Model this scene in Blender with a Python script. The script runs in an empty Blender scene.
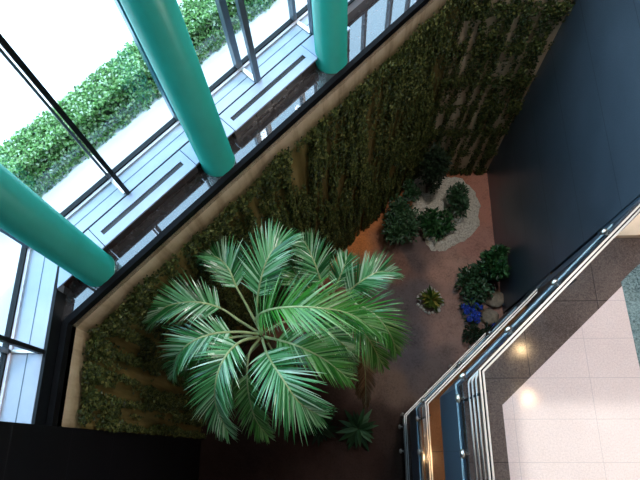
import bpy, bmesh, math, random
from mathutils import Vector, Matrix, noise
random.seed(7)
rnd = random.random
def uni(a, b): return a + (b - a) * rnd()
SC = bpy.context.scene
COL = SC.collection

# ------------------------------------------------------------------ camera
F = 570.0; NAD = (343.0, 452.0); PP = (320.0, 240.0); HC = 14.0
_d = Vector(((NAD[0]-PP[0])/F, -(NAD[1]-PP[1])/F, -1)).normalized()
_up = -_d
_X = (Vector((1, 0, 0)) - _up * _up.x).normalized()
_Y = _up.cross(_X)
R3 = Matrix((_X, _Y, _up))
cam_d = bpy.data.cameras.new('camera'); cam = bpy.data.objects.new('camera', cam_d)
COL.objects.link(cam)
cam_d.sensor_width = 36; cam_d.lens = F * 36 / 640; cam_d.clip_start = 0.05; cam_d.clip_end = 300
cam.matrix_world = Matrix.Translation((0, 0, HC)) @ R3.to_4x4()
SC.camera = cam
def at(px, py, z):
    """world point that a measured photo point has on the level z"""
    w = R3 @ Vector(((px-PP[0])/F, -(py-PP[1])/F, -1))
    s = (HC - z) / -w.z
    return Vector((w.x*s, w.y*s, z))

# ------------------------------------------------------------------ materials
def srgb(r, g, b):
    f = lambda c: c/12.92 if c <= .04045 else ((c+.055)/1.055)**2.4
    return (f(r/255), f(g/255), f(b/255), 1)
class NT:
    def __init__(s, name):
        s.m = bpy.data.materials.new(name); s.m.use_nodes = True
        s.t = s.m.node_tree; s.t.nodes.clear()
        s.out = s.n('ShaderNodeOutputMaterial')
    def n(s, k, **kw):
        nd = s.t.nodes.new(k)
        for a, b in kw.items(): setattr(nd, a, b)
        return nd
    def l(s, a, b): s.t.links.new(a, b)
    def bsdf(s, col=(.5,.5,.5,1), rough=.5, metal=0, spec=.5, coat=0):
        b = s.n('ShaderNodeBsdfPrincipled')
        b.inputs['Base Color'].default_value = col; b.inputs['Roughness'].default_value = rough
        b.inputs['Metallic'].default_value = metal; b.inputs['Specular IOR Level'].default_value = spec
        b.inputs['Coat Weight'].default_value = coat
        s.l(b.outputs[0], s.out.inputs[0]); s.b = b; return b
    def coord(s, kind='Object', scale=(1,1,1)):
        c = s.n('ShaderNodeTexCoord'); mp = s.n('ShaderNodeMapping'); mp.inputs['Scale'].default_value = scale
        s.l(c.outputs[kind], mp.inputs[0]); return mp.outputs[0]
    def noise(s, vec, scale, detail=3, rough=.6):
        n = s.n('ShaderNodeTexNoise'); n.inputs['Scale'].default_value = scale
        n.inputs['Detail'].default_value = detail; n.inputs['Roughness'].default_value = rough
        s.l(vec, n.inputs['Vector']); return n.outputs['Fac']
    def ramp(s, fac, stops):
        r = s.n('ShaderNodeValToRGB'); e = r.color_ramp.elements
        while len(e) > 1: e.remove(e[-1])
        e[0].position, e[0].color = stops[0]
        for p, c in stops[1:]:
            q = e.new(p); q.color = c
        s.l(fac, r.inputs[0]); return r.outputs[0]
    def mix(s, f, a, b, mode='MIX'):
        m = s.n('ShaderNodeMix', data_type='RGBA', blend_type=mode)
        for v, i in ((f, 0), (a, 6), (b, 7)):
            if hasattr(v, 'links'): s.l(v, m.inputs[i])
            else: m.inputs[i].default_value = v
        return m.outputs[2]
    def math(s, op, a, b=0.0, c=0.0):
        m = s.n('ShaderNodeMath', operation=op)
        for i, v in enumerate((a, b, c)):
            if hasattr(v, 'links'): s.l(v, m.inputs[i])
            else: m.inputs[i].default_value = v
        return m.outputs[0]
    def bump(s, h, st=.3, dist=.02):
        b = s.n('ShaderNodeBump'); b.inputs['Strength'].default_value = st; b.inputs['Distance'].default_value = dist
        s.l(h, b.inputs['Height']); s.l(b.outputs[0], s.b.inputs['Normal'])

def plain(name, col, rough=.5, metal=0, spec=.5, var=.12, scale=6, coat=0):
    t = NT(name); t.bsdf(col, rough, metal, spec, coat)
    v = t.coord(); n = t.noise(v, scale, 4)
    a = tuple(c*(1-var) for c in col[:3])+(1,); b = tuple(min(1, c*(1+var)) for c in col[:3])+(1,)
    t.l(t.ramp(n, [(.3, a), (.7, b)]), t.b.inputs['Base Color'])
    return t.m
def island(name, stops, rough=.45, spec=.4, translucent=.25):
    """leaf material, one tone per leaf"""
    t = NT(name); t.bsdf((.1,.2,.05,1), rough, 0, spec)
    g = t.n('ShaderNodeNewGeometry')
    c = t.ramp(g.outputs['Random Per Island'], stops)
    t.l(c, t.b.inputs['Base Color'])
    tr = t.n('ShaderNodeBsdfTranslucent'); t.l(c, tr.inputs[0])
    mx = t.n('ShaderNodeMixShader'); mx.inputs[0].default_value = translucent
    t.l(t.b.outputs[0], mx.inputs[1]); t.l(tr.outputs[0], mx.inputs[2]); t.l(mx.outputs[0], t.out.inputs[0])
    return t.m
def glass(name, tint, refl=1.0, rough=.0):
    t = NT(name)
    tr = t.n('ShaderNodeBsdfTransparent'); tr.inputs[0].default_value = tint
    gl = t.n('ShaderNodeBsdfGlossy'); gl.inputs['Roughness'].default_value = rough
    fr = t.n('ShaderNodeFresnel'); ge = t.n('ShaderNodeNewGeometry')
    t.l(t.math('SUBTRACT', 1.5, t.math('MULTIPLY', ge.outputs['Backfacing'], 1.5-1/1.5)), fr.inputs[0])
    mx = t.n('ShaderNodeMixShader'); t.l(t.math('MULTIPLY', fr.outputs[0], refl), mx.inputs[0])
    t.l(tr.outputs[0], mx.inputs[1]); t.l(gl.outputs[0], mx.inputs[2]); t.l(mx.outputs[0], t.out.inputs[0])
    return t.m
def emit(name, col, st):
    t = NT(name); e = t.n('ShaderNodeEmission'); e.inputs[0].default_value = col; e.inputs[1].default_value = st
    t.l(e.outputs[0], t.out.inputs[0]); return t.m
def jointed(name, c1, c2, jc, rough, steps, width, spec=.5, nscale=40, bumpst=0, off=(0,0,0)):
    """stone with speckle and fine joints every steps[i] metres on each axis (0 = none)"""
    t = NT(name); t.bsdf(c1, rough, 0, spec)
    v = t.coord('Object')
    n1 = t.noise(v, nscale, 6, .75); n2 = t.noise(v, 1.3, 3)
    n = t.math('ADD', t.math('MULTIPLY', n1, .75), t.math('MULTIPLY', n2, .25))
    c = t.ramp(n, [(.38, c1), (.62, c2)])
    sx = t.n('ShaderNodeSeparateXYZ'); t.l(v, sx.inputs[0])
    jm = None
    for i, s in enumerate(steps):
        if not s: continue
        fr = t.math('FRACT', t.math('DIVIDE', t.math('ADD', sx.outputs[i], 100*s - off[i]), s))
        j = t.math('LESS_THAN', fr, width/s)
        jm = j if jm is None else t.math('MAXIMUM', jm, j)
    if jm is not None: c = t.mix(jm, c, jc)
    t.l(c, t.b.inputs['Base Color'])
    return t.m

M = {}
M['teal'] = plain('teal_paint', (.014, .24, .195, 1), .27, 0, .5, .06, 3)
M['white_metal'] = plain('white_coated_metal', (.38, .43, .57, 1), .38, 0, .5, .05, 8)
M['sill'] = plain('pale_sill_metal', (.42, .47, .57, 1), .42, 0, .5, .05, 5)
M['pink_trim'] = plain('pale_aluminium', (.62, .55, .58, 1), .35, .2)
M['black_metal'] = plain('black_metal', (.006, .007, .009, 1), .5, 0, .2)
M['grey_metal'] = plain('grey_anodised_metal', (.10, .13, .16, 1), .35, .4)
M['blue_metal'] = plain('blue_grey_metal', (.04, .14, .20, 1), .3, .3)
M['steel'] = plain('brushed_steel', (.66, .60, .55, 1), .3, 1, .5, .06, 30)
M['pale_steel'] = plain('pale_handrail_steel', (.50, .48, .46, 1), .42, .85, .5, .04, 30)
M['kick'] = plain('dark_red_brown_kick', (.035, .018, .015, 1), .35, 0, .4, .3, 9)
M['grille'] = plain('dark_grille', (.035, .03, .03, 1), .5)
M['ledge'] = plain('polished_dark_stone', (.045, .04, .042, 1), .03, 0, 1.0, .3, 14, coat=1)
M['kerb'] = plain('black_kerb', (.006, .006, .007, 1), .6, 0, .08)
M['blackwall'] = jointed('black_cladding', (.003,.003,.004,1), (.008,.008,.01,1), (.03,.03,.035,1), .4, (0,0,1.35), .012, .3)
M['granite'] = jointed('dark_blue_granite', (.032,.046,.064,1), (.080,.105,.138,1), (.012,.018,.026,1), .36, (0,0,1.35), .016, .8, 60, off=(0,0,1.0))
M['fascia'] = jointed('blue_slate_fascia', (.035,.055,.078,1), (.06,.088,.12,1), (.025,.04,.055,1), .35, (0,1.2,0), .012, .5, 50)
M['darkstone'] = jointed('dark_brown_granite', (.045,.030,.026,1), (.135,.098,.085,1), (.02,.015,.015,1), .10, (.9,.9,0), .008, .5, 70, off=(.35,.79,0))
M['terrazzo'] = jointed('pink_terrazzo', (.50,.385,.36,1), (.65,.51,.475,1), (.43,.35,.33,1), .10, (.9,.45,0), .006, .5, 55, off=(.12,.79,0))
M['pebble'] = jointed('green_black_terrazzo', (.015,.03,.035,1), (.22,.30,.30,1), (0,0,0,1), .2, (0,0,0), .01, .5, 45)
M['brownfloor'] = jointed('brown_stone_floor', (.16,.065,.028,1), (.32,.14,.06,1), (.05,.03,.02,1), .12, (.9,.9,0), .01, .5, 50)
M['wood'] = plain('light_wood', (.62, .45, .32, 1), .4, 0, .5, .1, 5)
M['ceil'] = plain('ceiling_paint', (.5,.5,.5,1), .8)
M['plaster'] = plain('plaster', (.25,.23,.21,1), .8)
M['paving'] = plain('pale_concrete', (.74,.73,.74,1), .8, 0, .3, .05, 1.5)
M['glass'] = glass('window_glass', (.88,.96,.97,1), .9)
M['railglass'] = glass('balustrade_glass', (.86,.89,.91,1), .12)
M['glassedge'] = plain('polished_glass_edge', (.50,.66,.72,1), .15, 0, .8)
M['trunk'] = plain('palm_bark', (.10,.07,.045,1), .85, 0, .2, .5, 12)
M['sheath'] = plain('palm_fibre', (.22,.09,.035,1), .8, 0, .2, .5, 30)
M['rachis'] = plain('yellow_green_stalk', (.36,.42,.20,1), .35, 0, .5, .2, 5)
M['frond'] = island('palm_leaflet', [(0,(.008,.085,.018,1)), (.35,(.035,.23,.055,1)), (.65,(.17,.48,.20,1)), (1,(.66,.82,.62,1))], .28, .9, .22)
M['frond2'] = island('palm_leaflet_fresh', [(0,(.012,.10,.012,1)), (.5,(.06,.32,.035,1)), (1,(.36,.58,.26,1))], .30, .8, .3)
M['deadfrond'] = island('dry_palm_leaflet', [(0,(.14,.07,.03,1)), (1,(.40,.27,.15,1))], .7, .2, .2)
M['ivy'] = island('ivy_leaf', [(0,(.012,.020,.004,1)), (.4,(.035,.052,.012,1)), (.75,(.08,.095,.022,1)), (1,(.17,.17,.05,1))], .5, .35, .15)
M['hedge'] = island('hedge_leaf', [(0,(.03,.10,.02,1)), (.35,(.10,.27,.05,1)), (.7,(.26,.48,.14,1)), (.9,(.50,.68,.38,1)), (1,(.75,.85,.72,1))], .4, .5, .4)
M['hedgecore'] = plain('hedge_inside', (.02,.045,.015,1), .9)
M['shrub'] = island('shrub_leaf', [(0,(.008,.030,.010,1)), (.6,(.03,.085,.028,1)), (1,(.10,.20,.10,1))], .4, .5, .15)
M['shrubdark'] = island('dark_shrub_leaf', [(0,(.006,.014,.006,1)), (1,(.022,.045,.018,1))], .5, .3, .1)
M['shrubbright'] = island('glossy_shrub_leaf', [(0,(.006,.03,.008,1)), (.6,(.02,.09,.022,1)), (1,(.10,.24,.08,1))], .35, .5, .2)
M['croton'] = island('croton_leaf', [(0,(.02,.06,.01,1)), (.5,(.09,.14,.02,1)), (1,(.38,.30,.06,1))], .4, .5, .2)
M['blue'] = island('blue_petal', [(0,(.01,.03,.30,1)), (.6,(.03,.09,.62,1)), (1,(.12,.22,.85,1))], .55, .3, .2)
M['twig'] = plain('brown_twig', (.07,.045,.03,1), .8)
M['rock'] = plain('pale_tan_rock', (.28,.22,.16,1), .85, 0, .3, .4, 9)
M['pebblewhite'] = plain('white_pebble', (.55,.52,.47,1), .7, 0, .3, .15, 20)
def _wallmat(stain_and_shade=True):
    t = NT('tan_wall_render'); t.bsdf((.4,.3,.18,1), .85, 0, .25)
    v = t.coord('Object'); vs = t.coord('Object', (4, 4, .35))
    n = t.noise(vs, 1.4, 5); n2 = t.noise(v, 12, 5)
    c = t.ramp(n, [(.30, (.44,.32,.20,1)), (.5, (.72,.56,.39,1)), (.75, (.80,.66,.48,1))])
    c = t.mix(t.math('MULTIPLY', n2, .5), c, (.25,.17,.09,1))
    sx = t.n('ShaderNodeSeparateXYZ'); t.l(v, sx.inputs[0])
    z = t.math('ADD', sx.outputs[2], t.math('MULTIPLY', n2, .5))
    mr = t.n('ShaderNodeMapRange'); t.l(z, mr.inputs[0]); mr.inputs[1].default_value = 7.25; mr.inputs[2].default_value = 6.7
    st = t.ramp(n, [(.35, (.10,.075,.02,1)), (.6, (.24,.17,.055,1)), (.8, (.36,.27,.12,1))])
    if stain_and_shade: c = t.mix(mr.outputs[0], c, st)  # lower wall painted darker: ivy residue plus the palm's shade in the colour
    t.l(c, t.b.inputs['Base Color']); t.bump(n2, .3, .01); return t.m
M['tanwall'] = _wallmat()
M['backwall'] = _wallmat(False)
def _gravel():
    t = NT('white_gravel'); t.bsdf((.4,.4,.35,1), .9, 0, .2)
    v = t.coord('Object')
    vo = t.n('ShaderNodeTexVoronoi'); vo.inputs['Scale'].default_value = 26; t.l(v, vo.inputs['Vector'])
    n = t.noise(v, 2.2, 5)
    c = t.ramp(vo.outputs['Distance'], [(.0,(.85,.80,.70,1)), (.5,(.68,.62,.52,1)), (.9,(.36,.31,.25,1))])
    c = t.mix(t.math('MULTIPLY', n, .55), c, (.55,.45,.35,1))
    t.l(c, t.b.inputs['Base Color']); t.bump(vo.outputs['Distance'], .6, .02); return t.m
M['gravel'] = _gravel()
def _soil():
    t = NT('soil_and_mulch'); t.bsdf((.2,.1,.08,1), .9, 0, .2)
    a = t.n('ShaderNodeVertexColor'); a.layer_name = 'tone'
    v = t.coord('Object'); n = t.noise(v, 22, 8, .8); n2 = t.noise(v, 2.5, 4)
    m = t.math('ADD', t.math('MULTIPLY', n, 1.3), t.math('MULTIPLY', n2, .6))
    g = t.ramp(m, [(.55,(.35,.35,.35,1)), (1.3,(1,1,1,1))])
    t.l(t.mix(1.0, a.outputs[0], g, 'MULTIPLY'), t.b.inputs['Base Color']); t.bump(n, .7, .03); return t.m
M['soil'] = _soil()

# ------------------------------------------------------------------ mesh helpers
class MB:
    def __init__(s): s.v = []; s.f = []
    def add(s, vs, fs):
        o = len(s.v); s.v += [tuple(p) for p in vs]; s.f += [tuple(i+o for i in f) for f in fs]; return s
    def box(s, a, b):
        (x0,y0,z0),(x1,y1,z1) = a, b
        return s.add([(x0,y0,z0),(x1,y0,z0),(x1,y1,z0),(x0,y1,z0),(x0,y0,z1),(x1,y0,z1),(x1,y1,z1),(x0,y1,z1)],
              [(0,3,2,1),(4,5,6,7),(0,1,5,4),(1,2,6,5),(2,3,7,6),(3,0,4,7)])
    def prism(s, poly, z0, z1):
        """plan polygon (counter clockwise) from z0 to z1"""
        n = len(poly)
        if sum(poly[i][0]*poly[(i+1)%n][1]-poly[(i+1)%n][0]*poly[i][1] for i in range(n)) < 0: poly = poly[::-1]
        vs = [(p[0],p[1],z0) for p in poly]+[(p[0],p[1],z1) for p in poly]
        fs = [tuple(range(n))[::-1], tuple(range(n, 2*n))]+[(i,(i+1)%n,n+(i+1)%n,n+i) for i in range(n)]
        return s.add(vs, fs)
    def band(s, A, B, z0, z1):
        """a strip in plan between two polylines, from z0 to z1"""
        n = len(A); vs = []
        for z in (z0, z1):
            for P in (A, B): vs += [(p[0], p[1], z) for p in P]
        a0, b0, a1, b1 = 0, n, 2*n, 3*n; fs = []
        for i in range(n-1):
            fs += [(a1+i,b1+i,b1+i+1,a1+i+1), (a0+i,a0+i+1,b0+i+1,b0+i), (a0+i,a1+i,a1+i+1,a0+i+1), (b0+i,b0+i+1,b1+i+1,b1+i)]
        fs += [(a0,b0,b1,a1), (a0+n-1,a1+n-1,b1+n-1,b0+n-1)]
        o = len(s.v); s.add(vs, fs)
        # make the winding outward
        c = sum((Vector(vs[i]) for i in fs[0]), Vector())/4
        v0, v1, v2 = (Vector(vs[i]) for i in fs[0][:3])
        if (v1-v0).cross(v2-v0).z < 0:
            k = len(fs); s.f[-k:] = [f[::-1] for f in s.f[-k:]]
        return s
    def tube(s, pts, r, seg=8, cap=True):
        pts = [Vector(p) for p in pts]; n = len(pts)
        rs = r if isinstance(r, (list, tuple)) else [r]*n
        o = len(s.v); ref = None
        for i, p in enumerate(pts):
            t = (pts[min(i+1,n-1)]-pts[max(i-1,0)]).normalized()
            if ref is None:
                ref = Vector((0,0,1)) if abs(t.z) < .9 else Vector((1,0,0))
            a = (ref - t*ref.dot(t)).normalized(); b = t.cross(a); ref = a
            for k in range(seg):
                w = 2*math.pi*k/seg
                s.v.append(tuple(p + (a*math.cos(w)+b*math.sin(w))*rs[i]))
        for i in range(n-1):
            for k in range(seg):
                k2 = (k+1)%seg
                s.f.append((o+i*seg+k, o+i*seg+k2, o+(i+1)*seg+k2, o+(i+1)*seg+k))
        if cap:
            s.f.append(tuple(o+k for k in range(seg))[::-1]); s.f.append(tuple(o+(n-1)*seg+k for k in range(seg)))
        return s
    def lathe(s, c, prof, seg=32, axis=Vector((0,0,1))):
        """prof: (radius, height) pairs along axis"""
        axis = axis.normalized(); a = axis.orthogonal().normalized(); b = axis.cross(a); c = Vector(c); o = len(s.v)
        for r, h in prof:
            for k in range(seg):
                w = 2*math.pi*k/seg; s.v.append(tuple(c+axis*h+(a*math.cos(w)+b*math.sin(w))*max(r,1e-4)))
        for i in range(len(prof)-1):
            for k in range(seg):
                k2=(k+1)%seg; s.f.append((o+i*seg+k,o+i*seg+k2,o+(i+1)*seg+k2,o+(i+1)*seg+k))
        s.f.append(tuple(o+k for k in range(seg))[::-1]); s.f.append(tuple(o+(len(prof)-1)*seg+k for k in range(seg)))
        return s
    def leaf(s, p, d, n, L, w, fold=.25):
        """a small pointed leaf with a folded midrib"""
        side = d.cross(n).normalized(); n = side.cross(d).normalized()
        a = p; m = p + d*(L*.45); t = p + d*L - n*(L*.12)
        o = len(s.v)
        s.v += [tuple(a), tuple(m+side*w*.5+n*w*fold), tuple(t), tuple(m-side*w*.5+n*w*fold), tuple(m)]
        s.f += [(o,o+1,o+4),(o+1,o+2,o+4),(o+2,o+3,o+4),(o+3,o,o+4)]
    def build(s, name, mat, parent=None, smooth=False, bevel=0):
        me = bpy.data.meshes.new(name); me.from_pydata(s.v, [], s.f); me.update()
        if smooth: me.polygons.foreach_set('use_smooth', [True]*len(me.polygons))
        ob = bpy.data.objects.new(name, me); COL.objects.link(ob)
        if mat: me.materials.append(mat)
        if bevel:
            b = ob.modifiers.new('bevel', 'BEVEL'); b.width = bevel; b.segments = 2; b.limit_method = 'ANGLE'
        if parent:
            ob.parent = parent; ob.matrix_parent_inverse = parent.matrix_basis.inverted()
        return ob
def tag(o, label=None, cat=None, group=None, kind=None):
    if label: o['label'] = label
    if cat: o['category'] = cat
    if group: o['group'] = group
    if kind: o['kind'] = kind
    return o
def thing(name, label, cat, loc=(0,0,0), group=None):
    o = bpy.data.objects.new(name, None); COL.objects.link(o); o.location = loc; o.empty_display_size = .2
    return tag(o, label, cat, group)
def struct(o, label, cat): return tag(o, label, cat, None, 'structure')

# ------------------------------------------------------------------ plan
ZL = 7.25                                   # lobby and window ledge level
O = Vector((-3.34, 1.47)); D = Vector((4.15, 4.32)).normalized(); NV = Vector((-D.y, D.x)); U0 = O.dot(D)
def W(u, v): return O + D*(u-U0) + NV*v
def W3(u, v, z): p = W(u, v); return Vector((p.x, p.y, z))
XD = 4.0; YB = 7.16; XI = -3.34; YK = 0.28
uC = (YB - O.y)/D.y + U0                    # where the planted wall turns
UE = 6.75                                    # window wall ends (past the picture)
XF = -3.86                                  # left glazing line
# corner of the two glazing lines (v=.95 and x=XF)
def u_at_x(x, v): return U0 + (x - O.x - NV.x*v)/D.x
uG = u_at_x(XF, 1.015)

# ------------------------------------------------------------------ garden bed
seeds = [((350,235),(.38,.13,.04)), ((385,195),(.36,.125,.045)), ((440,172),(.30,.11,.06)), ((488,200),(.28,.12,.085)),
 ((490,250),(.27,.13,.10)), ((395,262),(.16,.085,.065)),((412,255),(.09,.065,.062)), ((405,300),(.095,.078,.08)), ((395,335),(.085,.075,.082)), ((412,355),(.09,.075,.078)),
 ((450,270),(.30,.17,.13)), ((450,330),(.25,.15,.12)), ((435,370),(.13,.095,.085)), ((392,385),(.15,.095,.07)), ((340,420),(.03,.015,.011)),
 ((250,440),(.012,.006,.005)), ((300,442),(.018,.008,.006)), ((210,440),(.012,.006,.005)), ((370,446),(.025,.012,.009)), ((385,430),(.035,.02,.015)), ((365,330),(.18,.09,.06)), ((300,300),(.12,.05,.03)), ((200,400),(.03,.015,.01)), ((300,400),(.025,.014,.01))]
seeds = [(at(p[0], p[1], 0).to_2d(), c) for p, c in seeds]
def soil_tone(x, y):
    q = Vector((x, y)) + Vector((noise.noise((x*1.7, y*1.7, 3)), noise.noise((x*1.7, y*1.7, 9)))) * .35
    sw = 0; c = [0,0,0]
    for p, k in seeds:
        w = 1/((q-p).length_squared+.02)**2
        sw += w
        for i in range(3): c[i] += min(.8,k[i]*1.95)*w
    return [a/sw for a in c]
b = MB(); NX, NY = 150, 190; x0, x1, y0, y1 = -3.6, 4.1, -3.0, 7.3
for j in range(NY+1):
    for i in range(NX+1):
        x = x0+(x1-x0)*i/NX; y = y0+(y1-y0)*j/NY
        b.v.append((x, y, .035*noise.noise((x*1.1, y*1.1, 0))+.02*noise.noise((x*6, y*6, 1)) - .02))
for j in range(NY):
    for i in range(NX):
        k = j*(NX+1)+i; b.f.append((k, k+1, k+NX+2, k+NX+1))
bed = b.build('floor', M['soil'], smooth=True)
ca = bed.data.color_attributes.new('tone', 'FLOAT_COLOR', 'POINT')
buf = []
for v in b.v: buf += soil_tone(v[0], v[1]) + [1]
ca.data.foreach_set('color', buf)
struct(bed, 'red-brown and grey soil floor of the sunken garden', 'garden bed')

# white gravel patch
b = MB(); cpx = [(413,178),(425,172),(445,176),(462,178),(474,190),(480,205),(479,225),(470,238),(455,245),(445,252),(432,250),(424,240),(420,228),(414,210),(412,195)]
ring = [at(x, y, .0).to_2d() for x, y in cpx]
cen = sum(ring, Vector((0,0)))/len(ring)
rr = []
for i in range(len(ring)):
    for k in range(5):
        p = ring[i].lerp(ring[(i+1) % len(ring)], k/5)
        rr.append(p + Vector((uni(-.03,.03), uni(-.03,.03))))
n = len(rr)
b.v = [(p.x, p.y, -.01) for p in rr]+[(c.x, c.y, .035) for c in (cen+(p-cen)*.93 for p in rr)]+[(cen.x, cen.y, .06)]
b.f = [(i,(i+1)%n,n+(i+1)%n,n+i) for i in range(n)]+[(n+i,n+(i+1)%n,2*n) for i in range(n)]
tag(b.build('gravel_patch', M['gravel'], smooth=True), 'irregular pale gravel patch on the red soil in the back corner', 'gravel', kind='stuff')

# ------------------------------------------------------------------ planted walls
TH = .35
C2 = Vector((2.0, 0)); Cw = W(uC, 0)
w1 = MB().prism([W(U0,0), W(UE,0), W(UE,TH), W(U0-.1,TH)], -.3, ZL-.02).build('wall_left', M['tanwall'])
struct(w1, 'long tan rendered wall below the window ledge, behind the ivy', 'wall')
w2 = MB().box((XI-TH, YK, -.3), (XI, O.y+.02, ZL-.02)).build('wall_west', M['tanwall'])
struct(w2, 'short tan wall left of the palm, behind the ivy', 'wall')
w3 = MB().box((Cw.x-.05, YB, -.3), (XD+.3, YB+TH, 16)).build('wall_back', M['backwall'])
struct(w3, 'tan back wall under ivy beside the dark stone wall', 'wall')
w4 = MB().box((XD, 3.22, -.3), (XD+.3, YB+TH, 16)).build('wall_right', M['granite'])
struct(w4, 'tall dark blue stone wall at right of the garden', 'wall')
w5 = MB().box((-7, -3.2, -.3), (XI+.03, YK, 16)).build('wall_front', M['blackwall'])
struct(w5, 'black clad wall along the bottom left of the garden', 'wall')

def ivy(name, P0, P1, ztop, nleaf, seed, label, mode):
    rs = random.Random(seed)
    P0 = Vector((P0[0],P0[1],0)); P1 = Vector((P1[0],P1[1],0)); L = (P1-P0).length; d = (P1-P0)/L
    nrm = Vector((d.y, -d.x, 0)); m = MB(); c = 0; tries = 0
    while c < nleaf and tries < nleaf*12:
        tries += 1
        s = rs.random()*L; z = rs.random()*ztop
        edge = ztop - .30 - .22*noise.noise((s*1.6, seed, 0)) - .13*abs(noise.noise((s*6, seed, 4)))
        if z > edge: continue
        streak = .75*noise.noise((s*3.2, z*.35, seed*3.1)) + 1.0*noise.noise((s*9.5, z*.6, seed*5.7))
        clump = noise.noise((s*2.2, z*1.6, seed+20)) 
        dens = .36 + 1.25*streak + .6*clump
        if mode == 'banded':
            ph = (z/1.0) % 1.0
            dens = .24 + 1.5*noise.noise((s*8.5, z*.5, 77)) + .7*noise.noise((s*20, z*1.2, 55)) + (.55 if ph < .30 else 0)
        if z > edge - .3: dens += .45
        if mode != 'banded' and z < 3: dens += .1
        if rs.random() > dens: continue
        thick = .03 + .10*max(0, min(1, dens)) * rs.random()
        if z > edge-.35: thick += .05*rs.random()
        p = P0 + d*s + nrm*(.012+thick) + Vector((0,0,z))
        dd = (Vector((0,0,-1))*rs.uniform(.2,1.1) + d*rs.uniform(-1,1) + nrm*rs.uniform(0,.5)).normalized()
        nn = (nrm + Vector((rs.uniform(-.5,.5),rs.uniform(-.5,.5),rs.uniform(0,.9)))).normalized()
        if abs(dd.dot(nn)) > .95: continue
        ll = rs.uniform(.035,.07)
        m.leaf(p, dd, nn, ll, ll*.8)
        c += 1
    o = m.build(name, M['ivy'])
    return tag(o, label, 'ivy', None, 'stuff')
ivy('climbing_ivy', W(U0+.02,0), W(uC,0), ZL-.1, 78000, 3, 'mass of olive ivy streaking down the long wall below the windows', 'streak')
ivy('climbing_ivy', (XI,YK+.02), (XI,O.y), ZL-.1, 13000, 5, 'ivy on the short wall left of the palm', 'streak')
ivy('climbing_ivy', (Cw.x,YB), (XD,YB), 9.5, 21000, 8, 'dark ivy in level bands on the back wall beside the dark stone', 'banded')

# ------------------------------------------------------------------ window ledge, kerb, cabinets, glazing
b = MB().band([W(UE,0), O, (XI,YK)], [W(UE,.97), W(uG,.97), (XF,YK)], ZL-.25, ZL)
struct(b.build('floor', M['ledge']), 'polished dark ledge where the green columns stand', 'ledge')
def line(w, x, ue=None):
    return [W(UE, w), W(u_at_x(x, w), w), (x, YK)]
struct(MB().band(line(-.02, XI+.02), line(.055, XI-.055), ZL-.1, ZL+.03).build('trim_1', M['kerb']), 'black kerb strip along the edge of the window ledge', 'kerb')
# sill board (behind the cabinets) and black bottom rail
ZS = ZL+.25
def K(v): return v*1.0156+.053
b = MB().band(line(.662,-3.45), line(.935,XF+.05), ZL, ZS)
struct(b.build('trim_2', M['sill']), 'pale window sill board between the cabinets and the glass', 'sill')
b = MB().band(line(.80,-3.62), line(.812,-3.632), ZS-.005, ZS+.003)
struct(b.build('trim_3', M['grey_metal']), 'thin dark seam running along the pale sill', 'seam')
b = MB().band(line(.935,XF+.05), line(.970,XF+.015), ZL, ZS+.03)
struct(b.build('trim_4', M['pink_trim']), 'pale pinkish rail on the inside of the black window frame', 'rail')
struct(MB().band(line(.632,-3.42), line(.668,-3.456), ZS-.04, ZS-.008).build('trim_6', M['black_metal']), 'black gap between the white cabinets and the pale sill', 'gap')
# low cabinets
def cabinet(u0, u1, slot, label):
    t = thing('convector_cabinet' if slot else 'filler_panel', label, 'cabinet' if slot else 'panel', tuple(W3((u0+u1)/2, .42, ZL)), 'low white cabinets under the windows' if slot else 'plain panels between the cabinets')
    v0, v1 = .31, .637; u0 *= 1.0156; u1 *= 1.0156
    if slot:
        s0, s1 = u0+.08, u1-.10; a, c = .435, .505
        b = MB()
        for q in ([W(u0,v0),W(u1,v0),W(u1,a),W(u0,a)], [W(u0,c),W(u1,c),W(u1,v1),W(u0,v1)], [W(u0,a),W(s0,a),W(s0,c),W(u0,c)], [W(s1,a),W(u1,a),W(u1,c),W(s1,c)]):
            b.prism(q, ZS-.03, ZS)
        b.build('top_panel', M['white_metal'], t)
        g = MB().prism([W(s0,a),W(s1,a),W(s1,c),W(s0,c)], ZS-.03, ZS-.02)
        k = s0
        while k < s1:
            g.prism([W(k,a),W(k+.008,a),W(k+.008,c),W(k,c)], ZS-.02, ZS-.005); k += .03
        g.build('grille', M['grille'], t)
    else:
        MB().prism([W(u0,v0+.01),W(u1,v0+.01),W(u1,v1),W(u0,v1)], ZS-.03, ZS-.002).build('top_panel', M['white_metal'], t)
    f = .05 if slot else .12
    MB().prism([W(u0,v0+f),W(u1,v0+f),W(u1,v1),W(u0,v1)], ZL, ZS-.03).build('front_panel', M['kick'], t)
    if slot:
        b = MB()
        k = u0+.1
        while k < u1-.2:
            b.prism([W(k,v0+f-.012),W(k+.22,v0+f-.012),W(k+.22,v0+f),W(k,v0+f)], ZL+.05, ZL+.18); k += .3
        b.build('vent_panel', M['grille'], t)
    return t
cabinet(-.285, 1.205, True, 'low white cabinet with slot grille between the left and middle green columns')
cabinet(1.215, 1.885, False, 'plain white panel behind the middle green column')
cabinet(1.895, 3.435, True, 'low white cabinet with slot grille between the middle and right green columns')
cabinet(3.445, 4.10, False, 'plain white panel behind the right green column')
uL = u_at_x(-3.41, .31)
t = thing('filler_panel', 'plain white corner panel behind the left green column', 'panel', tuple(W3(-.7,.42,ZL)), 'plain panels between the cabinets')
MB().prism([W(uL,.31), W(-.30,.31), W(-.30,.637), W(u_at_x(-3.43,.637),.637)], ZS-.03, ZS-.002).build('top_panel', M['white_metal'], t)
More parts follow.
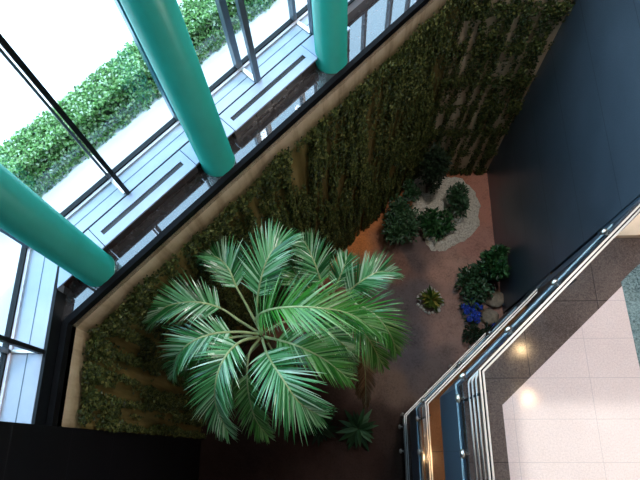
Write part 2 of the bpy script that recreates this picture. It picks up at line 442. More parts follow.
MB().prism([W(uL+.05,.38), W(-.30,.38), W(-.30,.637), W(u_at_x(-3.43,.637)+.05,.637)], ZL, ZS-.03).build('front_panel', M['kick'], t)
t = thing('filler_panel', 'black faced strip of sill above the short wall at left', 'panel', (-3.38,.9,ZL))
MB().box((-3.445, YK, ZL+.0), (-3.41, 1.83, ZS)).build('front_panel', M['black_metal'], t)

# columns
def column(u, v, label):
    p = W3(u, v, ZL); r = .225
    o = MB().lathe(p, [(r+.006,0),(r+.006,.015),(r,.018),(r,8.6)], 64).build('round_column', M['teal'], smooth=True)
    for pl in o.data.polygons:
        if abs(pl.normal.z) > .5: pl.use_smooth = False
    return tag(o, label, 'column', 'teal columns on the ledge')
column(-.565, .275, 'leftmost of the three round teal columns, at the corner of the ledge')
column(1.51, .275, 'middle of the three round teal columns, between the two slot cabinets')
column(3.72, .275, 'rightmost of the three round teal columns, cut by the top edge')

# glazing
ZT = 15.6
def post(center, w, z0, z1, mat, name, parent, ang):
    c, s = math.cos(ang), math.sin(ang)
    poly = [(center.x + a*c - bb*s, center.y + a*s + bb*c) for a, bb in ((-w[0],-w[1]),(w[0],-w[1]),(w[0],w[1]),(-w[0],w[1]))]
    return MB().prism(poly, z0, z1).build(name, mat, parent)
angD = math.atan2(D.y, D.x)
def window_main():
    t = thing('window_1', 'tall glazed wall over the ledge, looking out on the hedge', 'window', tuple(W3(1,.95,ZL))); t['kind'] = 'structure'
    b = MB()
    b.prism([W(UE,.977), W(u_at_x(XF+.01,.977),.977), W(u_at_x(XF-.055,1.043),1.043), W(UE,1.043)], ZL-.1, ZS+.05)
    b.prism([W(UE,.977), W(u_at_x(XF+.01,.977),.977), W(u_at_x(XF-.055,1.043),1.043), W(UE,1.043)], ZT-.1, ZT+.3)
    b.build('window_frame', M['black_metal'], t)
    us = [uG, .335, 1.513, 2.64, 3.72, 4.84, 5.96, UE]
    for a, c in zip(us[:-1], us[1:]):
        MB().prism([W(a+.03,1.005), W(c-.03,1.005), W(c-.03,1.015), W(a+.03,1.015)], ZS+.05, ZT-.1).build('glass_pane', M['glass'], t)
    sty = {.335:('grey_metal','black_metal',.014,.026), 1.513:('blue_metal','black_metal',.026,.02), 2.64:('grey_metal','grey_metal',.045,.04), 3.72:('grey_metal','grey_metal',.03,.03), 4.84:('grey_metal','grey_metal',.03,.03), 5.96:('grey_metal','grey_metal',.03,.03)}
    for u in us[1:-1]:
        mo, mi, wo, wi = sty[u]
        post(W(u,1.012), (wo,.045), ZS, ZT, M[mo], 'outer_mullion', t, angD)
        post(W(u+.03,.662), (wi,.03), ZS, ZT, M[mi], 'inner_mullion', t, angD)
        MB().prism([W(u-.02,.68),W(u+.05,.68),W(u+.03,.965),W(u-.02,.965)], ZS, ZS+.025).build('mullion_shoe', M['steel'], t)
    post(W(uG,1.005), (.03,.03), ZS, ZT, M['grey_metal'], 'corner_mullion', t, angD)
window_main()
t = thing('window_2', 'narrow glazed wall at far left beside the black wall', 'window', (XF,1.2,ZL)); t['kind'] = 'structure'
yG = W(uG,1.015).y
b = MB().box((XF-.055,YK,ZL-.1),(XF+.01,yG+.02,ZS+.05)); b.box((XF-.055,YK,ZT-.1),(XF+.01,yG+.02,ZT+.3)); b.build('window_frame', M['black_metal'], t)
for a, c in ((YK,1.06),(1.115,yG-.03)):
    MB().box((XF-.03,a,ZS+.05),(XF-.02,c,ZT-.1)).build('glass_pane', M['glass'], t)
MB().box((XF-.05,1.06,ZS),(XF+.03,1.115,ZT)).build('outer_mullion', M['grey_metal'], t)
MB().box((-3.50,1.06,ZS),(-3.435,1.11,ZT)).build('inner_mullion', M['black_metal'], t)
MB().box((XF+.03,1.07,ZS),(-3.50,1.105,ZS+.03)).build('mullion_shoe', M['steel'], t)

# ------------------------------------------------------------------ outside
ZO = 7.10
b = MB(); po = [W(UE+1,1.05), W(UE+1,16), Vector((-22,20)), Vector((-22,-9)), Vector((XF-.06,-9)), Vector((XF-.06,W(uG,1.05).y))]
b.prism([tuple(p) for p in po], ZO-.3, ZO)
struct(b.build('floor', M['paving']), 'pale sunlit paving outside the windows', 'paving')
hv0, hv1, hz = 1.76, 2.38, .47
hd = thing('clipped_hedge', 'long clipped green hedge outside the windows on the white paving', 'hedge', tuple(W3(1,2.05,ZO)))
HU0, HU1 = -2.6, 6.0
MB().prism([W(HU0+.05,hv0+.22),W(HU1-.05,hv0+.22),W(HU1-.05,hv1-.05),W(HU0+.05,hv1-.05)], ZO, ZO+hz-.05).build('hedge_core', M['hedgecore'], hd)
m = MB()
for i in range(34000):
    u = uni(HU0, HU1); k = rnd(); n3 = Vector((NV.x, NV.y, 0)); 
    bulge = .05*noise.noise((u*3, 0, 1))
    if k < .50: v = uni(hv0+.16, hv1); z = hz+bulge+uni(-.05,.02); nn = Vector((0,0,1))
    elif k < .8: z = uni(0, hz); v = hv0-bulge+uni(-.02,.04)+.20*(z/hz)**1.3; nn = -n3+Vector((0,0,.6))
    else: v = hv1+bulge+uni(-.04,.02); z = uni(0, hz); nn = n3
    nn = (nn + Vector((uni(-.7,.7),uni(-.7,.7),uni(-.2,.7)))).normalized()
    dd = Vector((uni(-1,1),uni(-1,1),uni(-.6,.8)))
    dd = (dd - nn*dd.dot(nn)).normalized(); L = uni(.035,.065)
    m.leaf(W3(u,v,ZO+z), dd, nn, L, L*.62)
o = m.build('hedge_leaves', M['hedge'], hd); o['kind'] = 'stuff'

# ------------------------------------------------------------------ floors on the right
RC = Vector((1.335, .75)); RD = Vector((1.9, 1.755)).normalized(); RN = Vector((RD.y, -RD.x))   # RN points onto the floors
def RL(off, x=None, y=None):
    """a point on the balustrade line moved onto the floor by off"""
    if y is not None: return Vector((RC.x+off, y))
    if x is not None:
        p = RC + RN*off; return p + RD*((x-p.x)/RD.x)
    # corner: intersection of x=RC.x+off with the offset diagonal
    p = RC + RN*off; return p + RD*((RC.x+off-p.x)/RD.x)
def slab_poly(off, xe=9.0):
    return [RL(off, y=-3.2), RL(off), RL(off, x=XD), Vector((XD+.06,3.4)), Vector((xe,3.4)), Vector((xe,-3.2))]
struct(MB().prism(slab_poly(.05), 5.55, ZL-.004).build('wall_right', M['fascia']), 'blue grey stone fascia below the lobby floor', 'fascia')
struct(MB().prism(slab_poly(.05), 1.9, 3.4).build('floor', M['brownfloor']), 'brown floor of the storey below the lobby', 'floor')
struct(MB().prism(slab_poly(.02), 1.88, 3.39).build('trim_5', M['granite']), 'dark stone edge of the storey below the lobby', 'fascia')
struct(MB().prism(slab_poly(.05), -.3, .05).build('floor', M['darkstone']), 'dark floor of the lowest storey by the garden', 'floor')
struct(MB().prism([RL(.03,x=3.42), RL(.03,x=XD), Vector((XD+.3,3.3)), Vector((XD+.3,2.2)), Vector((3.9,2.2))], -.3, ZL-.15).build('wall_pier', M['granite']), 'dark stone pier where the railings end at the dark wall', 'wall')
struct(MB().band([RL(.046,y=-3.2), RL(.046), RL(.046,x=XD)], [RL(.10,y=-3.2), RL(.10), RL(.10,x=XD)], ZL-.19, ZL+.002).build('trim_7', M['darkstone']), 'dark stone edge of the lobby floor behind the glass', 'edge')
# lobby finishes
fl = lambda x, y: at(x, y, ZL).to_2d()
ys = fl(613,238).y
tz = [fl(640,268), fl(502,405)]
tdir = (tz[0]-tz[1]).normalized(); te = tz[1]+tdir*((ys - tz[1].y)/tdir.y)
xT = fl(505,430).x
pol = [RL(.045,y=-3.2), RL(.045), RL(.045, y=None, x=3.55)]
pA = RL(.045, x=3.40)
dark = [RL(.045,y=-3.2), RL(.045), RL(.045,x=(lambda: (RC+RN*.045).x + RD.x*((ys-(RC+RN*.045).y)/RD.y))()), Vector((9,ys)), Vector((9,-3.2))]
struct(MB().prism(dark, ZL-.01, ZL).build('floor', M['darkstone']), 'polished dark brown border of the lobby floor beside the railing', 'floor')
pk = [Vector((xT,-3.2)), Vector((xT, tz[1].y)), te, Vector((9,ys)), Vector((9,-3.2))]
struct(MB().prism(pk, ZL-.006, ZL+.003).build('floor', M['terrazzo']), 'pale pink terrazzo lobby floor at right', 'floor')
pp = [fl(621,282), fl(632.5,270), fl(642,262), Vector((5.2,2.2)), Vector((5.2,-.5)), fl(640,370)+Vector((.35,-1.6)), fl(640,370)]
struct(MB().prism([tuple(p) for p in pp], ZL-.004, ZL+.005).build('floor', M['pebble']), 'dark green speckled inlay in the pink terrazzo', 'floor inlay')
q0 = RL(.12, x=(RC+RN*.12).x + RD.x*((ys-(RC+RN*.12).y)/RD.y)+.0)
b = MB().prism([q0, RL(.12,x=XD-.02)+Vector((0,-.02)), Vector((XD+.28,3.2)), Vector((8.95,3.2)), Vector((8.95,ys))], ZL-.004, ZL+.09)
tag(b.build('wood_plinth', M['wood']), 'light wood plinth behind the top end of the lobby railing', 'plinth')

# ------------------------------------------------------------------ balustrades
def balustrade(fz, hz, glass_z0, xe, hxe, discs, label, bars=True):
    t = thing('glass_balustrade', label, 'railing', (RC.x, RC.y, fz), 'stacked glass balustrades over the garden')
    g = .008
    def strip(o0, o1, z0, z1, x_end, y_end=-3.0):
        return [RL(o0,y=y_end), RL(o0), RL(o0,x=x_end)], [RL(o1,y=y_end), RL(o1), RL(o1,x=x_end)]
    # diagonal and straight glass, a hair apart at the corner
    c0 = RL(0) + RD*.01; c1 = RL(.012) + RD*.01
    MB().prism([c0, RL(0,x=xe), RL(.012,x=xe), c1], glass_z0, hz-.08).build('glass_panel', M['railglass'], t)
    MB().prism([RL(0,y=-3), RL(0)-Vector((0,.01)), RL(.012)-Vector((0,.01)), RL(.012,y=-3)], glass_z0, hz-.08).build('glass_panel', M['railglass'], t)
    MB().band(*strip(-.003,.015,0,0,xe), glass_z0-.012, glass_z0).build('glass_edge', M['glassedge'], t)
    # handrail: two pale bars with a dark gap
    hr = MB()
    hr.band(*strip(-.006,.012,0,0,hxe), hz-.03, hz)
    hr.band(*strip(.028,.046,0,0,hxe), hz-.03, hz)
    h = hr.build('handrail', M['pale_steel'], t)
    MB().band(*strip(.012,.028,0,0,hxe), hz-.05, hz-.02).build('rail_core', M['black_metal'], h)
    nb = 4
    for k in range(nb):
        z = fz + (hz-fz)*(.27+.175*k)
        pts = [RL(.05,y=-3.0), RL(.05), RL(.05,x=xe)]
        cc = pts[1]
        path = [Vector((pts[0].x,pts[0].y,z)), Vector((cc.x,cc.y-.03,z)), Vector((cc.x+.007,cc.y-.005,z)), Vector((cc.x+RD.x*.03,cc.y+RD.y*.03,z)), Vector((pts[2].x,pts[2].y,z))]
        MB().tube(path, .011, 8).build('rail_bar', M['steel'], t, smooth=True)
    # posts carrying the bars
    for p, dr in [(RL(.05,y=.55),Vector((0,1))),(RL(.05,y=-.75),Vector((0,1))),(RL(.05,x=2.4),RD),(RL(.05,x=3.3),RD)]:
        if p.x > xe: continue
        nn = Vector((dr.y,-dr.x))
        MB().prism([p+dr*.012-nn*.004, p-dr*.012-nn*.004, p-dr*.012+nn*.022, p+dr*.012+nn*.022], fz, hz-.03).build('post', M['black_metal'], t)
    for (kind, val) in discs:
        if kind == 'x': p = RL(-.0,x=val); ax = -RN
        else: p = RL(-.0,y=val); ax = Vector((-1,0))
        ax = Vector((ax.x, ax.y, 0)); c = Vector((p.x,p.y,fz-.01)) - ax*.05
        MB().lathe(c, [(.014,0),(.014,.045),(.042,.048),(.052,.058),(.052,.07),(.042,.088),(.022,.098)], 20, ax).build('glass_fixing', M['steel'], t, smooth=True)
    return t
balustrade(ZL, ZL+1.06, ZL-.19, 3.50, 3.95, [('x',1.40),('x',1.98),('x',2.60),('x',3.30),('y',.57),('y',-.02),('y',-.6)], 'uppermost glass railing with pale handrail beside the pink lobby floor')
balustrade(3.4, 4.45, 3.2, 3.35, 3.35, [('x',1.45),('x',2.15),('x',2.75),('y',.55),('y',.0),('y',-.55)], 'middle glass railing in front of the brown lit floor')
balustrade(.05, 1.08, -.05, 3.25, 3.25, [('x',1.4),('x',2.0),('x',2.6),('x',3.1),('y',.55),('y',.02)], 'lowest glass railing at the edge of the garden soil')

# ------------------------------------------------------------------ palms
def catmull(P, n):
    out = []
    P = [P[0]*2-P[1]]+P+[P[-1]*2-P[-2]]
    segs = len(P)-3
    for i in range(segs):
        for k in range(n):
            t = k/n; a, b_, c, d_ = P[i:i+4]
            out.append(.5*((2*b_)+(c-a)*t+(2*a-5*b_+4*c-d_)*t*t+(3*b_-a-3*c+d_)*t**3))
    out.append(P[-2]); return out
def frond(pts, bare, Lmax, parent, mat, n=46, droop=.5, r0=.025, wid=.0155, ang0=.68, rs=None, rmat=None):
    rs = rs or random
    path = catmull(pts, 8); N = len(path)
    ln = [0]
    for i in range(1, N): ln.append(ln[-1]+(path[i]-path[i-1]).length)
    T = ln[-1]
    def pt(t):
        s = t*T
        for i in range(1, N):
            if ln[i] >= s or i == N-1:
                f = (s-ln[i-1])/max(1e-6, ln[i]-ln[i-1]); return path[i-1].lerp(path[i], f), (path[i]-path[i-1]).normalized()
    m = MB()
    for k in range(n):
        t = bare + (1-bare)*(k+.5)/n; q = (k+.5)/n
        p, tg = pt(t)
        up = Vector((0,0,1)); up = (up - tg*up.dot(tg)); up = up.normalized() if up.length > .05 else Vector((0,1,0))
        sd = tg.cross(up).normalized()
        prof = (.55+.45*min(1,q*4)) * (1 - .50*max(0,(q-.55)/.45)**1.3)
        for sg in (-1, 1):
            if rs.random() < .03: continue
            L = Lmax*prof*rs.uniform(.80,1.16)
            a = ang0 + .65*q + rs.uniform(-.07,.07)
            lift = .28*(1-q*.5) + rs.uniform(-.06,.06)
            d0 = (sd*sg*math.cos(a) + tg*math.sin(a) + up*lift).normalized()
            wv = (tg - d0*tg.dot(d0)); wv = (wv.normalized() + up*rs.uniform(-.35,.35)).normalized()
            o = len(m.v); pos = p.copy(); d = d0.copy(); ns = 5; dr = (droop+.12)*rs.uniform(.7,1.35)
            for j in range(ns+1):
                f = j/ns
                w = wid*.5*(.5+1.0*math.sin(math.pi*min(1, f*.9+.12)))*(1-f**4*.8)
                if j == ns: w = .0012
                m.v += [tuple(pos-wv*w), tuple(pos+wv*w)]
                pos = pos + d*(L/ns)
                d = (d + Vector((0,0,-1))*dr*(.10+.55*f)).normalized()
            for j in range(ns): m.f.append((o+2*j, o+2*j+1, o+2*j+3, o+2*j+2))
    fr = m.build('frond', mat, parent)
    MB().tube(path, [r0*(1-.82*(i/(N-1))) for i in range(N)], 6).build('rachis', rmat or M['rachis'], fr, smooth=True)
    return fr
def palm(name, label, crown, base, fronds, Lmax, rtop, rs, mats):
    t = thing(name, label, 'palm', tuple(base))
    path = catmull([Vector(base), Vector(base).lerp(Vector(crown), .5)+Vector((.05,-.04,0)), Vector(crown)], 14)
    n = len(path)
    MB().tube(path, [rtop*(1.6-.6*i/(n-1))*(1.06 if i%2 else .96) for i in range(n)], 14).build('trunk', M['trunk'], t, smooth=True)
    b = MB()
    for k in range(16):
        w = k*2.4; c = Vector(crown); dr = Vector((math.cos(w), math.sin(w), 0))
        b.tube([c+dr*.04-Vector((0,0,.35)), c+dr*.09-Vector((0,0,.1)), c+dr*.12+Vector((0,0,.06+.03*(k%3)))], [.03,.035,.008], 6)
    b.build('leaf_sheath', M['sheath'], t, smooth=True)
    for i, (pts, bare, k, mi, dr) in enumerate(fronds):
        P = [at(x, y, HC-dp) for x, y, dp in pts]
        frond(P, bare, Lmax*k, t, M[mi], n=int(54+26*k), droop=dr, rs=rs)
    return t
rs = random.Random(11)
CR = at(262, 335, HC-8.45)
F1 = [
 # (image point, distance below the eye) control points, bare share, leaflet scale, material, droop
 ([(262,335,8.4),(240,321,8.15),(220,308,7.95),(195,302,7.75),(168,306,7.8),(152,320,8.0)], .40, .95, 'frond', .45),
 ([(261,332,8.4),(247,306,8.1),(236,286,7.85),(228,268,7.7),(216,257,7.75),(204,257,7.85)], .50, .85, 'frond', .35),
 ([(261,333,8.4),(257,308,8.1),(260,283,7.8),(267,260,7.6),(277,246,7.6),(290,243,7.7)], .38, 1.0, 'frond', .4),
 ([(262,334,8.3),(256,320,8.0),(266,311,7.6),(290,307,7.3),(320,308,7.25),(350,314,7.5),(376,330,7.9)], .16, 1.15, 'frond2', .35),
 ([(264,337,8.4),(278,340,8.1),(300,347,8.0),(325,360,8.2),(348,378,8.6)], .22, .95, 'frond2', .5),
 ([(262,338,8.4),(268,356,8.0),(282,378,7.8),(299,402,8.0),(320,416,8.5)], .20, 1.2, 'frond', .35),
 ([(260,338,8.4),(250,352,8.3),(247,372,8.4),(249,396,8.7),(256,420,9.2),(268,436,9.7)], .28, .9, 'frond2', .55),
 ([(258,337,8.3),(240,342,7.9),(225,357,7.7),(216,380,7.8),(216,406,8.2),(228,432,8.8)], .22, 1.1, 'frond', .5),
 ([(258,334,8.3),(238,332,8.0),(212,334,7.8),(190,343,7.8),(176,358,8.1),(173,376,8.6)], .24, .95, 'frond', .5),
 ([(258,336,8.6),(236,337,8.5),(212,343,8.5),(192,357,8.8),(184,374,9.3)], .2, .85, 'frond2', .6),
 ([(264,337,8.6),(272,350,8.9),(284,372,9.4),(292,398,10.2)], .2, .8, 'frond2', .6),
 ([(266,332,8.5),(284,322,8.4),(304,322,8.5),(330,334,8.9),(352,352,9.5)], .2, .95, 'frond', .5),
 ([(262,340,8.7),(244,360,9.0),(232,384,9.6),(230,404,10.4)], .2, .75, 'frond2', .6),
]
palm('feather_palm', 'large feather palm with long arching silvery green fronds in the middle of the garden', CR, (CR.x-.05, CR.y+.05, 0), F1, .54, .085, rs, None)
CR2 = at(330, 300, HC-9.8)
F2 = [
 ([(329,298,9.8),(322,284,9.5),(315,264,9.2),(308,248,9.2),(304,240,9.3)], .3, .9, 'frond', .35),
 ([(331,298,9.8),(336,286,9.5),(342,272,9.3),(347,258,9.4)], .35, .7, 'frond', .4),
 ([(332,300,9.8),(345,294,9.4),(360,282,9.1),(378,272,9.1),(394,272,9.4)], .3, .9, 'frond', .35),
 ([(332,302,9.8),(352,303,9.3),(374,314,9.1),(390,334,9.4),(396,352,9.9)], .2, 1.0, 'frond2', .45),
 ([(330,303,9.8),(350,318,9.6),(368,338,9.6),(382,364,10.2)], .2, 1.0, 'frond2', .55),
 ([(328,299,9.9),(312,290,9.7),(298,276,9.6),(290,264,9.8)], .2, .9, 'frond2', .4),
 ([(328,302,9.9),(330,320,9.9),(342,345,10.1),(352,368,10.8)], .2, .9, 'frond', .6),
 ([(331,303,10.1),(345,325,10.4),(355,360,11.2),(360,395,12.3)], .3, .8, 'deadfrond', .8),
 ([(332,303,10.1),(352,328,10.5),(364,362,11.2),(366,404,12.3)], .35, .8, 'deadfrond', .9),
 ([(328,301,9.9),(312,303,9.8),(296,310,10.1)], .2, .8, 'frond', .5),
]
palm('feather_palm', 'smaller palm with bright green fronds behind and right of the large palm', CR2, (CR2.x, CR2.y, 0), F2, .56, .07, rs, None)

# ------------------------------------------------------------------ shrubs and flowers
def shrub(name, label, c, rx, ry, h, nleaf, leaf, mat, seed, lean=(0,0), cat='shrub', clumps=7, group=None, z0=.0):
    rs = random.Random(seed); t = thing(name, label, cat, (c.x, c.y, 0), group)
    cl = []
    for k in range(clumps):
        w = k*2.4+rs.random(); q = math.sqrt((k+.5)/clumps)*.72
        cl.append((Vector((c.x+math.cos(w)*rx*q+lean[0]*rs.random(), c.y+math.sin(w)*ry*q+lean[1]*rs.random(), z0+h*rs.uniform(.45,.85)*(1.1-.45*q))), rs.uniform(.34,.55)))
    m = MB(); st = MB()
    for k, (p, s) in enumerate(cl):
        st.tube([Vector((c.x,c.y,-.03)), Vector((c.x,c.y,0)).lerp(p,.5)+Vector((0,0,.05)), p], [.02,.014,.006], 5)
    for i in range(nleaf):
        p, s = cl[i % clumps]
        d = Vector((rs.gauss(0,1),rs.gauss(0,1),rs.gauss(0,1)+.3)).normalized()
        e = Vector((d.x*rx*s, d.y*ry*s, d.z*h*s*.6))*rs.uniform(.55,1.08)
        q = p+e; q.z = max(q.z, .02)
        dd = (d + Vector((rs.uniform(-.7,.7),rs.uniform(-.7,.7),rs.uniform(-.6,.3)))).normalized()
        nn = (d + Vector((rs.uniform(-.5,.5),rs.uniform(-.5,.5),rs.uniform(.2,1.2)))).normalized()
        if abs(dd.dot(nn)) > .93: continue
        L = leaf*rs.uniform(.7,1.25); m.leaf(q, dd, nn, L, L*.45)
    st.build('stems', M['twig'], t, smooth=True)
    o = m.build('foliage', M[mat], t)
    return t
g = lambda x, y, z=0: at(x, y, z)
shrub('leafy_shrub', 'big rounded dark green shrub left of the gravel patch', g(400,224,.5), .42, .62, 1.1, 2600, .11, 'shrub', 1, clumps=14)
shrub('leafy_shrub', 'small narrow shrub against the ivy wall above the big rounded shrub', g(412,193,.4), .2, .25, .8, 500, .10, 'shrub', 2)
shrub('dark_shrub', 'tall almost black shrub in the back of the garden by the ivy wall', g(431,178,.9), .26, .36, 2.3, 2200, .10, 'shrubdark', 3, clumps=12)
shrub('spreading_shrub', 'low spreading bush with ragged arms in the middle of the gravel patch', g(436,224,.2), .46, .36, .5, 800, .14, 'shrubbright', 4, clumps=9)
shrub('leafy_shrub', 'upright grey-green bush at the right of the gravel patch', g(458,200,.4), .27, .42, .8, 1000, .10, 'shrub', 5, clumps=9)
shrub('glossy_shrub', 'bright glossy green shrub against the dark wall near the railing', g(496,262,1.0), .30, .34, 1.5, 1200, .14, 'shrubbright', 6, clumps=9)
shrub('glossy_shrub', 'loose dark green shrub left of the bright one, above the blue flowers', g(475,283,.4), .38, .55, .8, 1000, .14, 'shrub', 7, clumps=10)
shrub('low_plant', 'straggly brown-green plant between the blue flowers and the railing', g(478,335,.15), .42, .25, .35, 420, .10, 'shrubdark', 8, clumps=7)
# croton in a ring of white stones
cc = g(430,301,0)
def rosette(name, label, c, n, L, w, mat, seed, tilt=(.3,1.0), cat='plant'):
    rs = random.Random(seed); t = thing(name, label, cat, (c.x,c.y,0)); m = MB()
    for i in range(n):
        a = i*2.4; el = rs.uniform(*tilt); LL = L*rs.uniform(.7,1.15)
        d = Vector((math.cos(a)*math.cos(el), math.sin(a)*math.cos(el), math.sin(el)))
        sd = Vector((-math.sin(a), math.cos(a), 0)); o = len(m.v); p = Vector((c.x,c.y,.05+.15*rs.random())) + d*.02
        for j in range(5):
            f = j/4; ww = w*.5*math.sin(math.pi*(.12+.86*f))
            m.v += [tuple(p-sd*ww), tuple(p-Vector((0,0,ww*.5))), tuple(p+sd*ww)]
            p = p+d*(LL/4); d = (d+Vector((0,0,-.28))).normalized()
        for j in range(4):
            for q in (0,1): m.f.append((o+3*j+q,o+3*j+q+1,o+3*j+q+4,o+3*j+q+3))
    MB().tube([(c.x,c.y,-.03),(c.x,c.y,.16)], [.03,.015], 8).build('stem', M['twig'], t, smooth=True)
    m.build('leaves', M[mat], t); return t
rosette('variegated_plant', 'small yellow-green plant ringed by white stones on the grey soil', cc, 34, .34, .075, 'croton', 21, (.2,1.2))
rosette('broad_leaved_plant', 'dark broad-leaved plant near the lowest railing at the bottom', g(358,429,0), 22, .50, .11, 'shrub', 22, (.15,1.0))
rosette('broad_leaved_plant', 'dark broad-leaved plant half under the large palm at the bottom', g(321,428,0), 20, .45, .10, 'shrubdark', 23, (.15,1.0))
def stone(p, r, rs, mat, label, name, group=None):
    bm = bmesh.new(); bmesh.ops.create_icosphere(bm, subdivisions=2, radius=1)
    sx, sy, sz = r*rs.uniform(.8,1.2), r*rs.uniform(.8,1.2), r*rs.uniform(.5,.8); k = rs.random()*50
    for v in bm.verts:
        f = 1+.28*noise.noise(v.co*1.6+Vector((k,0,0)))
        v.co = Vector((v.co.x*sx*f+p.x, v.co.y*sy*f+p.y, v.co.z*sz*f+p.z+sz*.6))
    me = bpy.data.meshes.new(name); bm.to_mesh(me); bm.free(); me.materials.append(mat)
    me.polygons.foreach_set('use_smooth', [True]*len(me.polygons))
    o = bpy.data.objects.new(name, me); COL.objects.link(o); return tag(o, label, 'stone', group)
rs2 = random.Random(5)
for i in range(22):
    a = i/22*2*math.pi; r = rs2.uniform(.26,.32)
    stone(Vector((cc.x+math.cos(a)*r, cc.y+math.sin(a)*r*1.05, -.01)), rs2.uniform(.033,.05), rs2, M['pebblewhite'], 'small white stone in the ring around the yellow-green plant', 'white_stone', 'white stones ringing the yellow-green plant')
stone(g(494,300,0), .27, rs2, M['rock'], 'large pale tan rock beside the glossy shrub at the foot of the dark wall', 'garden_rock')
stone(g(489,318,0), .20, rs2, M['rock'], 'smaller tan rock between the blue flowers and the railing', 'garden_rock')
def flowers(c, R, nh, label, seed):
    rs = random.Random(seed); t = thing('blue_hydrangea', label, 'flowers', (c.x,c.y,0)); pts = []
    lf = MB(); st = MB()
    for k in range(nh):
        w = k*2.4; q = R*math.sqrt((k+.5)/nh); p = Vector((c.x+math.cos(w)*q, c.y+math.sin(w)*q*1.25, .30+rs.uniform(0,.14)-q*.25))
        st.tube([(c.x,c.y,-.03), tuple(Vector((c.x,c.y,.0)).lerp(p,.6)), tuple(p)], [.012,.01,.006], 5)
        m = MB()
        for i in range(70):
            d = Vector((rs.gauss(0,1),rs.gauss(0,1),rs.gauss(0,1)+.4)).normalized()
            tdir_ = d.orthogonal().normalized(); tdir_ = (Matrix.Rotation(rs.random()*6.28, 3, d) @ tdir_)
            m.leaf(p+d*.072-tdir_*.015, tdir_, d, .042, .038)
        m.build('flower_head', M['blue'], t)
        for i in range(5):
            a = rs.random()*6.28; d = Vector((math.cos(a), math.sin(a), .1)); lf.leaf(p-Vector((0,0,.08)), d, Vector((0,0,1)), .14, .07)
    st.build('stems', M['twig'], t); lf.build('leaves', M['shrub'], t)
    return t
flowers(g(472,311,.25), .23, 12, 'bunch of vivid blue flowers on the soil left of the rocks', 31)
flowers(g(496,330,.2), .12, 4, 'few blue flowers seen through the glass of the lower railings', 32)

# ------------------------------------------------------------------ room shell above and lamps
struct(MB().prism([W(UE+.3,1.0), W(uG-.1,1.0), (XF-.1,-3.2), (9.2,-3.2), (9.2,7.8)], 15.8, 16.1).build('ceiling', M['ceil']), 'ceiling far above the lobby', 'ceiling')
struct(MB().box((9,-3.4,-.3),(9.3,3.6,16)).build('wall_east', M['plaster']), 'plain wall at the far side of the lobby', 'wall')
struct(MB().box((-7,-3.5,-.3),(9.3,-3.2,16)).build('wall_south', M['plaster']), 'plain wall behind the viewer', 'wall')
struct(MB().box((XD+.3,3.25,ZL),(9.3,3.5,16)).build('wall_north', M['plaster']), 'wall closing the lobby beyond the railing', 'wall')
e = W(UE,0)
struct(MB().prism([W(UE,-.0), W(UE+.3,-.0), W(UE+.3,1.0), W(UE,1.0)], ZL, 16).build('wall_end', M['plaster']), 'wall at the far end of the window ledge', 'wall')

M['lamp'] = emit('warm_lamp_lens', (1,.68,.36,1), 160)
M['lamp2'] = emit('warm_small_lamp_lens', (1,.60,.28,1), 600)
def downlight(x, y, z, label, group, r=.09):
    t = thing('downlight', label, 'ceiling lamp', (x,y,z), group)
    MB().lathe((x,y,z-.02), [(r*.95,0),(r*1.35,0),(r*1.35,.02),(r*.95,.02)], 24).build('trim_ring', M['steel'], t, smooth=False)
    MB().lathe((x,y,z-.026), [(r*.9,0),(r*.9,.006)], 24).build('lens', M['lamp2' if z < 10 else 'lamp'], t)
k = 1 + (15.8-ZL)/(HC-ZL)
for i, (px, py) in enumerate(((521,350),(528,398))):
    p = at(px, py, ZL); downlight(p.x*k, p.y*k, 15.8, 'warm round downlight in the high ceiling over the lobby', 'lobby downlights', .11)
for x, y in ((1.72,-.1),):
    downlight(x, y, 5.55, 'warm round downlight under the lobby slab', 'downlights under the lobby slab', .05)

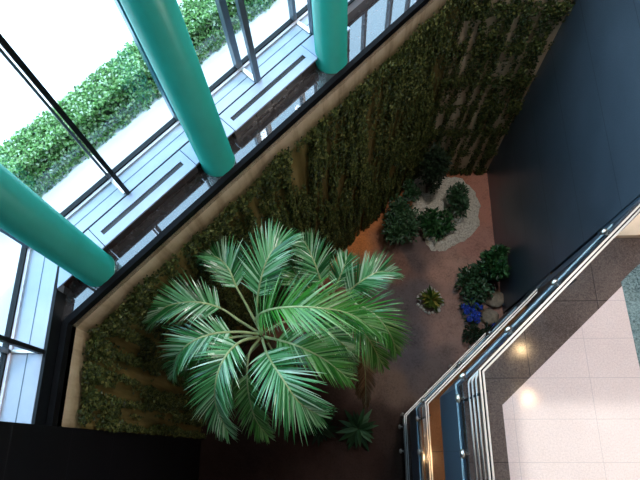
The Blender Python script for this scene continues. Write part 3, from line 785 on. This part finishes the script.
def area(name, loc, rot, sx, sy, power, col):
    l = bpy.data.lights.new(name, 'AREA'); l.shape = 'RECTANGLE'; l.size = sx; l.size_y = sy; l.energy = power; l.color = col
    o = bpy.data.objects.new(name, l); COL.objects.link(o); o.location = loc; o.rotation_euler = rot; return o
area('fill_light_lobby', (6.2, -.6, 15.7), (0,0,0), 3.5, 3.5, 330, (1,.90,.82))  # added fill to brighten the pink floor, no real fixture
area('fill_light_hall', (3.0, 5.2, 15.7), (0,0,0), 1.6, 2.2, 520, (1,.96,.92))  # unseen fill added to lift the soil and gravel at the back

# daylight
sun = bpy.data.lights.new('sun', 'SUN'); sun.energy = 2.0; sun.angle = .03; sun.color = (1,.97,.92)
so = bpy.data.objects.new('sun', sun); COL.objects.link(so)
so.rotation_euler = Vector((.42, .48, .75)).to_track_quat('Z','Y').to_euler()
w = bpy.data.worlds.new('sky'); SC.world = w; w.use_nodes = True; nt = w.node_tree; nt.nodes.clear()
bo = nt.nodes.new('ShaderNodeOutputWorld'); bg = nt.nodes.new('ShaderNodeBackground')
tc = nt.nodes.new('ShaderNodeTexCoord'); sp = nt.nodes.new('ShaderNodeSeparateXYZ'); cr = nt.nodes.new('ShaderNodeValToRGB')
nt.links.new(tc.outputs['Generated'], sp.inputs[0]); nt.links.new(sp.outputs[2], cr.inputs[0])
cr.color_ramp.elements[0].color = (.72,.87,1,1); cr.color_ramp.elements[1].color = (.50,.72,1,1)
nt.links.new(cr.outputs[0], bg.inputs[0]); bg.inputs[1].default_value = 7.5; nt.links.new(bg.outputs[0], bo.inputs[0])

SC.view_settings.view_transform = 'Standard'; SC.view_settings.look = 'None'; SC.view_settings.gamma = 1
SC.view_settings.exposure = 0.0; SC.view_settings.use_curve_mapping = False
SC.cycles.use_denoising = True
SC.cycles.max_bounces = 8; SC.cycles.diffuse_bounces = 4; SC.cycles.glossy_bounces = 4; SC.cycles.transparent_max_bounces = 12
SC.cycles.caustics_reflective = False; SC.cycles.sample_clamp_indirect = 8
